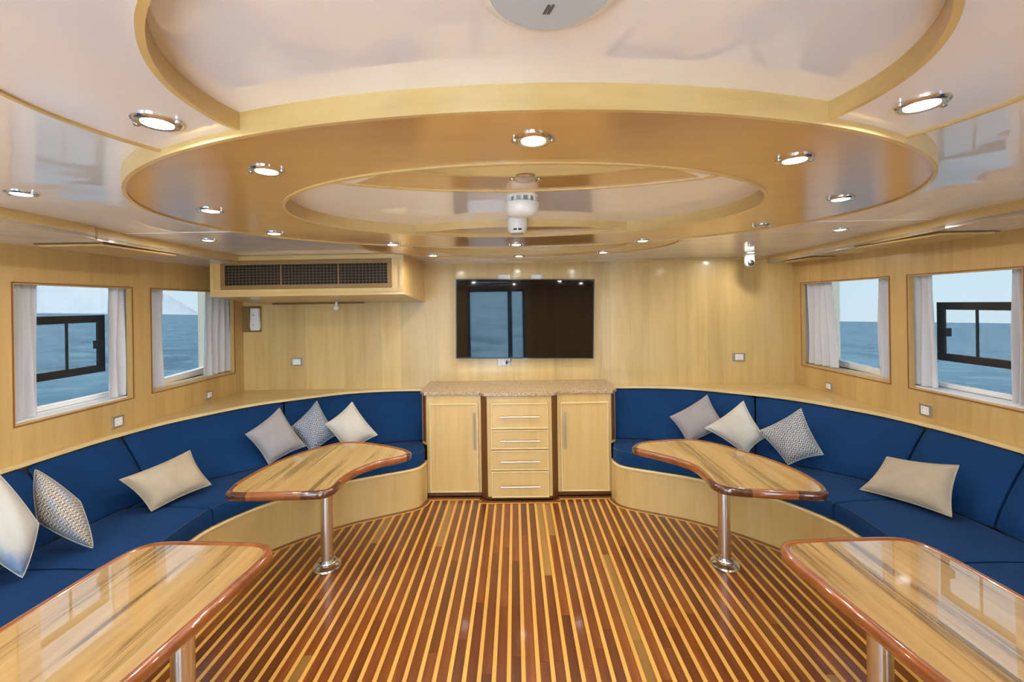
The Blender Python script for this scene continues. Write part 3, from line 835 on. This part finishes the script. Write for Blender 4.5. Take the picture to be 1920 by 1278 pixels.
scatter([(1421, 808), (1502, 765), (1544, 852), (1478, 871)], 3, nr, .075, 'zigzag_grey', 'grey and white zigzag cushion beside the plain cream one')
scatter([(1663, 856), (1798, 872), (1785, 969), (1612, 917)], 2, (-.80, -.38, .55), .07, 'tan_linen', 'oblong tan cushion lying on the bench ' + Bc, zb=.455)
scatter([(224, 899), (356, 844), (396, 908), (284, 958)], 3, (.72, -.42, .62), .07, 'tan_linen', 'oblong tan cushion lying tilted on the bench ' + A)
scatter([(72, 978), (66, 880), (150, 940), (174, 1027)], 3, (.60, -.62, .50), .085, 'zigzag_brown', 'brown zigzag cushion with a blue patch beside the oblong tan one', pinch=-.10)
scatter([(-66, 1000), (-6, 886), (72, 982), (42, 1082)], 3, (.66, -.60, .45), .10, 'cream_dyed', 'large cream cushion with blue-dyed lower part', pinch=-.06)

# ------------------------------------------------------------------ television and its plates
o = thing('television', at_y(985, 597, YB - .04), 'black flat screen television on the end wall', 'television')
tl, trr, brr, bll = [at_y(x, y, YB - .075) for x, y in ((854.4, 522.7), (1114.6, 523.2), (1113, 671.8), (855, 672))]
def slab(c4, y0, y1, g=0):
    """prism through four corners lying in a wall-parallel plane"""
    cen = sum(c4, Vector()) / 4; mb = MB()
    q = [Vector((p.x + (g if p.x < cen.x else -g), 0, p.z + (g if p.z < cen.z else -g))) for p in c4]
    mb.v = [(p.x, y0, p.z) for p in q] + [(p.x, y1, p.z) for p in q]
    mb.f = [(0, 1, 2, 3), (7, 6, 5, 4)] + [(k, (k + 1) % 4, 4 + (k + 1) % 4, 4 + k) for k in range(4)]
    return mb
c4 = [tl, trr, brr, bll]
slab(c4, YB - .075, YB - .04).build('body', 'tv_body', o, bevel=.003)
slab(c4, YB - .0775, YB - .0755, .010).build('screen', 'tv_screen', o)
slab(c4, YB - .04, YB - .0005, .28).build('wall_mount', 'black_plastic', o)
mm = at_y(985, 672.5, YB - .078)
MB().box((mm.x - .018, YB - .079, mm.z - .004), (mm.x + .018, YB - .074, mm.z + .006)).build('logo_bar', 'grey_mark', o)

def wall_plate(c, axis, w, h, kind, lab):
    """plate on a wall; axis = direction into the room"""
    o = thing('wall_socket' if kind != 'switch' else 'light_switch', c, lab, 'socket' if kind != 'switch' else 'switch', 'wall plates')
    ax = Vector(axis); side = Vector((-ax.y, ax.x, 0))
    def bx(du, dz, w_, h_, d0, d1, name, mat, par, bev=0):
        p = [c + side * (du + s_ * w_ / 2) + ax * d + Vector((0, 0, dz + t_ * h_ / 2)) for d in (d0, d1) for s_ in (-1, 1) for t_ in (-1, 1)]
        lo = [min(q[i] for q in p) for i in range(3)]; hi = [max(q[i] for q in p) for i in range(3)]
        return MB().box(lo, hi).build(name, mat, par, bevel=bev)
    bx(0, 0, w, h, .0003, .008, 'cover_plate', 'plate_metal', o, .002)
    m_ = bx(0, 0, w * .62, h * .68, .008, .012, 'insert', 'white_plastic', o, .0015)
    if kind == 'socket':
        for du in (-.3, .3):
            for dz in (-.16, .16): bx(du * w * .62, dz * h, .004, .004, .012, .0126, 'pin_hole', 'black_plastic', m_)
    elif kind == 'switch':
        bx(0, 0, w * .30, h * .56, .012, .015, 'rocker', 'cream_plastic', m_, .001)
    return o
def wx(px, py, X): 
    d = ray(px, py); t_ = X / d.x; return Vector((X, d.y * t_, EYE + d.z * t_))
wall_plate(wx(220, 790, XL), (1, 0, 0), .082, .075, 'socket', 'double socket below the black-sash window on the air-conditioner side')
wall_plate(wx(391, 740, XL), (1, 0, 0), .075, .062, 'switch', 'switch plate below the forward window on the air-conditioner side')
wall_plate(at_y(557, 678, YB), (0, -1, 0), .12, .078, 'socket', 'double socket on the end wall under the air-conditioning box')
wall_plate(at_y(1385, 669, YB), (0, -1, 0), .12, .078, 'switch', 'switch plate on the end wall below the security camera')
wall_plate(wx(1555, 724, XR), (-1, 0, 0), .075, .062, 'switch', 'switch plate below the forward window on the security-camera side')
wall_plate(wx(1737, 769, XR), (-1, 0, 0), .082, .075, 'socket', 'double socket below the black-sash window on the security-camera side')
so = wall_plate(at_y(945, 678.5, YB), (0, -1, 0), .12, .072, 'socket', 'double socket with a black plug just below the television')
c = at_y(950, 678.5, YB)
pg = MB().box((c.x - .009, YB - .04, c.z - .016), (c.x + .009, YB - .0125, c.z + .014)).build('plug', 'black_plastic', so, bevel=.003)
MB().tube(catmull([(c.x, YB - .035, c.z + .002), (c.x + .02, YB - .05, c.z + .004), (c.x + .04, YB - .05, c.z + .02), (c.x + .045, YB - .035, c.z + .045)], per=5), .003, 6).build('cable', 'black_plastic', pg)
wall_plate(at_y(945, 521.5, YB), (0, -1, 0), .12, .07, 'blank', 'wall plate peeping over the television above its plug')
wall_plate(at_y(1007, 520.5, YB), (0, -1, 0), .12, .07, 'blank', 'wall plate peeping over the middle of the television')

# ------------------------------------------------------------------ air-conditioning box on the end wall
YF = 3.27
a0, a1 = at_y(394, 510, YF), at_y(757, 510, YF)
x0, x1 = a0.x, a1.x
zb0 = at_y(575, 549, YF).z; zb1 = 1.652
o = thing('air_conditioner', ((x0 + x1) / 2, YB, zb1), 'maple air-conditioning box with a brown grille at the ceiling', 'air conditioner')
mb = MB()
mb.v = [(x0, YF, zb0), (x1, YF, zb0), (x1, YB - .002, zb1), (x0, YB - .002, zb1), (x0, YF, ZC - .001), (x1, YF, ZC - .001), (x1, YB - .002, ZC - .001), (x0, YB - .002, ZC - .001)]
mb.f = [(3, 2, 1, 0), (4, 5, 6, 7), (0, 1, 5, 4), (1, 2, 6, 5), (2, 3, 7, 6), (3, 0, 4, 7)]
mb.build('housing', 'maple_cabinet', o)
g0, g1 = at_y(414, 484, YF), at_y(735, 538, YF)
gx0, gx1 = g0.x, g1.x; gz1 = at_y(575, 487, YF).z; gz0 = at_y(575, 541, YF).z
frame_ring(MB(), x0 + .002, x1 - .002, zb0 + .003, ZC - .005, YF, .03, .006).build('face_frame', 'maple_horizontal', o)
gf = MB(); fw = .034
frame_ring(gf, gx0, gx1, gz0, gz1, YF - .001, fw, .010).build('grille_frame', 'louvre_frame', o, bevel=.002)
MB().box((gx0 + fw, YF - .0022, gz0 + fw), (gx1 - fw, YF - .0006, gz1 - fw)).build('grille_back', 'dark_gap', o)
mb = MB()
nx, nz = 46, 7
for k in range(1, nz):
    z_ = gz0 + fw + (gz1 - gz0 - 2 * fw) * k / nz
    mb.box((gx0 + fw, YF - .008, z_ - .0022), (gx1 - fw, YF - .004, z_ + .0022))
for k in range(1, nx):
    x_ = gx0 + fw + (gx1 - gx0 - 2 * fw) * k / nx
    mb.box((x_ - .0022, YF - .0045, gz0 + fw), (x_ + .0022, YF - .0022, gz1 - fw))
mb.build('louvre_grid', 'louvre', o, kind='stuff')
for f_ in (.355, .69):
    x_ = gx0 + (gx1 - gx0) * f_
    MB().box((x_ - .005, YF - .0095, gz0 + fw), (x_ + .005, YF - .003, gz1 - fw)).build('grille_divider', 'louvre_frame', o)
# bottom lip
mb = MB(); mb.v = [(x0, YF - .004, zb0 - .022), (x1 + .004, YF - .004, zb0 - .022), (x1 + .004, YB - .003, zb1 - .018), (x0, YB - .003, zb1 - .018), (x0, YF - .004, zb0), (x1 + .004, YF - .004, zb0), (x1 + .004, YB - .003, zb1), (x0, YB - .003, zb1)]
mb.f = [(3, 2, 1, 0), (4, 5, 6, 7), (0, 1, 5, 4), (1, 2, 6, 5), (2, 3, 7, 6), (3, 0, 4, 7)]
mb.build('bottom_lip', 'maple_horizontal', o)
MB().box((x0 + .12, YB - .10, zb1 - .024), (x1 - .55, YB - .06, zb1 - .004)).build('return_slot', 'brown_panel', o)
# hanging white control and small white sensor
r0_, r1_ = at_y(468, 578, YB - .03), at_y(487, 619, YB - .03)
o = thing('remote_control', ((r0_.x + r1_.x) / 2, YB, r1_.z), 'white handset in a brown wall holder under the air-conditioning box', 'handset')
b0_, b1_ = at_y(455, 574, YB), at_y(491, 622, YB)
MB().box((b0_.x, YB - .012, b1_.z), (b1_.x, YB - .0005, b0_.z)).build('back_board', 'louvre_frame', o, bevel=.002)
zz = [r0_.z + (r1_.z - r0_.z) * k / 6 for k in range(7)]
ws = [.042, .042, .043, .045, .048, .050, .040]; xm = (r0_.x + r1_.x) / 2
hb = MB().loft([[(xm - w_, YB - .012, z_), (xm + w_, YB - .012, z_), (xm + w_ * .9, YB - .036, z_), (xm - w_ * .9, YB - .036, z_)] for w_, z_ in zip(ws, zz)]).build('handset_body', 'white_plastic', o, bevel=.004)
for f_, r_ in ((.3, .008), (.75, .005)): MB().lathe((xm - .01, YB - .0362, r0_.z + (r1_.z - r0_.z) * f_), [(r_, 0), (r_, -.0015)], 12, 'y').build('button', 'grey_mark', hb)
s_ = at_y(631, 577, 3.86)
ztop = zb1 + (zb0 - zb1) * (YB - 3.86) / (YB - YF) - .019
o = thing('hanging_sensor', s_, 'tiny white sensor hanging below the air-conditioning box', 'sensor')
MB().lathe((s_.x, 3.86, 0), [(.010, s_.z + .014), (.012, s_.z + .02), (.012, ztop)], 12).build('stem', 'white_plastic', o, smooth=True)
MB().box((s_.x - .019, 3.842, s_.z - .020), (s_.x + .017, 3.878, s_.z + .014)).build('sensor_head', 'white_plastic', o, bevel=.005)

# ------------------------------------------------------------------ ceiling fittings
def downlight(p, z, lit, lab, grp, r=.043):
    o = thing('recessed_downlight', (p.x, p.y, z), lab, 'ceiling light', grp)
    MB().lathe((p.x, p.y, z), [(r, -.0002), (r, -.003), (r * .93, -.006), (r * .80, -.0075), (r * .64, -.0055)], 28).build('rim', 'steel', o, smooth=True)
    MB().lathe((p.x, p.y, z), [(r * .63, -.0065), (r * .45, -.0085), (.002, -.0095)], 24).build('lens', 'lens_on' if lit else 'lens_off', o, smooth=True)
    for s_ in (-1, 1): MB().lathe((p.x + s_ * r * .97, p.y, z), [(.0065, -.001), (.0065, -.007), (.003, -.009)], 10).build('clip', 'steel', o, smooth=True)
    if lit:
        ld = bpy.data.lights.new('downlight_lamp', 'AREA'); ld.shape = 'DISK'; ld.size = r * 1.1; ld.energy = LAMP_W; ld.color = (1, .96, .90)
        lo = bpy.data.objects.new('lamp', ld); COL.objects.link(lo); lo.parent = o; lo.location = (0, 0, -.0105)
AS, CS = 'on the air-conditioner side', 'on the security-camera side'
for q, w_ in (((500, 318), 'aft quarter ' + AS), ((1000, 260), 'aft middle, next to the access point'), ((1490, 297), 'aft quarter ' + CS), ((395, 393), 'widest end ' + AS), ((1576, 371), 'widest end ' + CS),
              ((514, 436), 'forward quarter ' + AS), ((736, 457), 'forward edge nearer the air-conditioning box'), ((968, 457), 'forward middle, behind the motion sensor'), ((1205, 450), 'forward edge nearer the security camera')):
    downlight(at_z(*q, ZR1), ZR1, True, 'lit downlight in the large oval ring, ' + w_, 'downlights of the large ring')
downlight(at_z(1428, 422, ZR1), ZR1, False, 'unlit chrome downlight in the large oval ring towards the security camera', 'unlit downlights')
for q, w_ in (((295, 227), AS), ((1728, 193), CS)):
    downlight(at_z(*q, ZR2), ZR2, True, 'large lit downlight in the pale ring around the access point ' + w_, 'downlights of the aft ring')
downlight(at_z(985, 333, ZR2), ZR2, False, 'unlit chrome downlight beside the white detectors inside the oval opening', 'unlit downlights')
for q, w_ in (((812, 478), 'end nearer the air-conditioning box'), ((973, 479), 'middle above the television'), ((1131, 472), 'end nearer the security camera')):
    downlight(at_z(*q, ZR2), ZR2, True, 'lit downlight in the small forward ring, ' + w_, 'downlights of the forward ring')
for q, w_ in (((40, 361), 'by the black-sash window ' + AS), ((390, 449), 'just aft of the air-conditioning box'), ((1575, 429), 'beside the oval ring ' + CS)):
    downlight(at_z(*q, ZC), ZC, True, 'lit downlight in the glossy pale ceiling ' + w_, 'downlights in the pale ceiling')
downlight(at_z(1408, 472, ZC), ZC, True, 'lit chrome downlight right behind the security camera', 'downlights in the pale ceiling')
# unseen downlights in the after half, kept as extra light
for x, y in ((-1.85, .35), (1.9, .35), (-1.3, -.7), (1.35, -.7), (0, -.6)):
    downlight(Vector((x, y, ZC)), ZC, True, 'added unseen downlight in the ceiling of the after half', 'added downlights of the after half')

p = at_z(980, 356, ZC)
o = thing('smoke_detector', (p.x - .003, p.y, ZC), 'white round smoke detector with slotted body inside the oval opening', 'detector')
q = (p.x - .003, p.y, ZC)
MB().lathe(q, [(.050, -.0005), (.056, -.006), (.058, -.024), (.052, -.030), (.046, -.030)], 36).build('base', 'white_plastic', o, smooth=True)
MB().lathe(q, [(.045, -.030), (.045, -.050)], 36).build('vent_gap', 'grey_mark', o, smooth=True)
for k in range(12):
    a = k * math.pi / 6; c_, s__ = math.cos(a), math.sin(a)
    MB().tube([(q[0] + .049 * c_, q[1] + .049 * s__, ZC - .028), (q[0] + .049 * c_, q[1] + .049 * s__, ZC - .052)], .0055, 6).build('vent_rib', 'white_plastic', o)
MB().lathe(q, [(.049, -.044), (.062, -.050), (.061, -.062), (.054, -.084), (.040, -.094), (.002, -.096)], 36).build('sensing_head', 'white_plastic', o, smooth=True)
c = at_z(970, 407, ZC)
yy = 2.02
cx_ = at_y(970, 420, yy).x
o = thing('motion_sensor', (cx_, yy, ZC), 'small white motion sensor behind the smoke detector', 'sensor')
MB().lathe((cx_, yy, ZC), [(.046, -.0005), (.048, -.004), (.048, -.044), (.043, -.060), (.033, -.072)], 32).build('body', 'white_plastic', o, smooth=True)
MB().lathe((cx_, yy, ZC), [(.033, -.0725), (.030, -.076), (.002, -.078)], 28).build('lens_ring', 'grey_mark', o, smooth=True)
for s_ in (-1, 1): MB().box((cx_ + s_ * .011 - .008, yy - .0465, ZC - .062), (cx_ + s_ * .011 + .008, yy - .037, ZC - .055)).build('window', 'black_plastic', o)
# access point
c = Vector((.050, .512, 0))
o = thing('access_point', (c.x, c.y, ZC), 'round white access point with grey face and a dark mark', 'access point')
MB().lathe((c.x, c.y, ZC), [(.060, -.0005), (.088, -.006), (.093, -.014), (.090, -.022), (.080, -.027)], 64).build('shell', 'white_plastic', o, smooth=True)
MB().lathe((c.x, c.y, ZC), [(.079, -.026), (.076, -.0285), (.002, -.0295)], 64).build('face', 'ap_face', o, smooth=True)
lp = at_z(1028, 18, ZC - .03)
for dx in (-.0028, .0028):
    mb = MB(); z_ = ZC - .0308
    P = [(lp.x + dx - .004, lp.y + .008), (lp.x + dx - .0005, lp.y + .008), (lp.x + dx + .005, lp.y - .008), (lp.x + dx + .0015, lp.y - .008)]
    MB().prism(P, z_, z_ + .0015).build('mark', 'ap_mark', o)
# security camera
yc = 3.74
p0, p1 = at_y(1405, 478, yc), at_y(1405, 500, yc)
o = thing('security_camera', (p0.x, yc, ZC), 'white dome security camera with black lens in the ceiling corner', 'camera')
MB().lathe((p0.x, yc, ZC), [(.046, -.0005), (.046, -.018), (.042, -.026)], 28).build('mount', 'white_plastic', o, smooth=True)
zb = p1.z
MB().lathe((p0.x, yc, 0), [(.040, ZC - .02), (.042, ZC - .04), (.042, zb + .035), (.036, zb + .014), (.022, zb + .003), (.002, zb)], 28).build('body', 'white_plastic', o, smooth=True)
MB().lathe((p0.x - .006, yc - .036, zb + .032), [(.026, .004), (.026, -.006), (.018, -.013), (.002, -.016)], 24, 'y').build('lens', 'black_plastic', o, smooth=True)

# ------------------------------------------------------------------ curtains
def curtain(side, ya, yb, folds, amp, lab, flare=0.0, z0=WZ0 + .02, z1=WZ1 + .06):
    X = (XL if side < 0 else XR) + side * .062
    nz_, ny_ = 14, folds * 10
    rings = []
    ph = random.Random(sum(map(ord, lab))).uniform(0, 6)
    for i in range(nz_ + 1):
        f_ = i / nz_; z_ = z0 + (z1 - z0) * f_
        row_f, row_b = [], []
        wdt = yb - ya; pull = flare * (1 - f_) ** 1.5
        for j in range(ny_ + 1):
            u_ = j / ny_
            y_ = ya + wdt * u_ + pull * (u_ if flare > 0 else (1 - u_))
            x_ = X + amp * math.sin(u_ * folds * 2 * math.pi + ph + .5 * math.sin(f_ * 3)) * (.55 + .45 * (1 - f_)) + .006 * math.sin(u_ * 9 + f_ * 5)
            row_f.append((x_ - .0012, y_, z_)); row_b.append((x_ + .0012, y_, z_))
        rings.append(row_f + row_b[::-1])
    o = thing('curtain', (X, (ya + yb) / 2, z0), lab, 'curtain', 'white window curtains')
    MB().loft(rings).build('cloth', 'curtain_cloth', o, smooth=True)
    MB().tube([(X, ya - .01, z1 + .004), (X, yb + .01, z1 + .004)], .006, 8).build('rod', 'white_plastic', o)
for side, tx in ((-1, 'on the air-conditioner side'), (1, 'on the security-camera side')):
    w4, w5 = WIN[side][3], WIN[side][4]
    curtain(side, w4[0] + .0, w4[0] + .165 if side < 0 else w4[0] + .10, 3, .016, 'white curtain at the after edge of the black-sash window ' + tx)
    curtain(side, w4[1] - .105, w4[1] + .055, 3, .018, 'white curtain at the forward edge of the black-sash window ' + tx, -.02)
    curtain(side, w5[0] + .015, w5[0] + .165, 3, .016, 'narrow white curtain at the after edge of the forward window ' + tx)
    curtain(side, w5[1] - .28, w5[1] + .09, 5, .022, 'wide white curtain bunched in the corner of the forward window ' + tx, -.05)
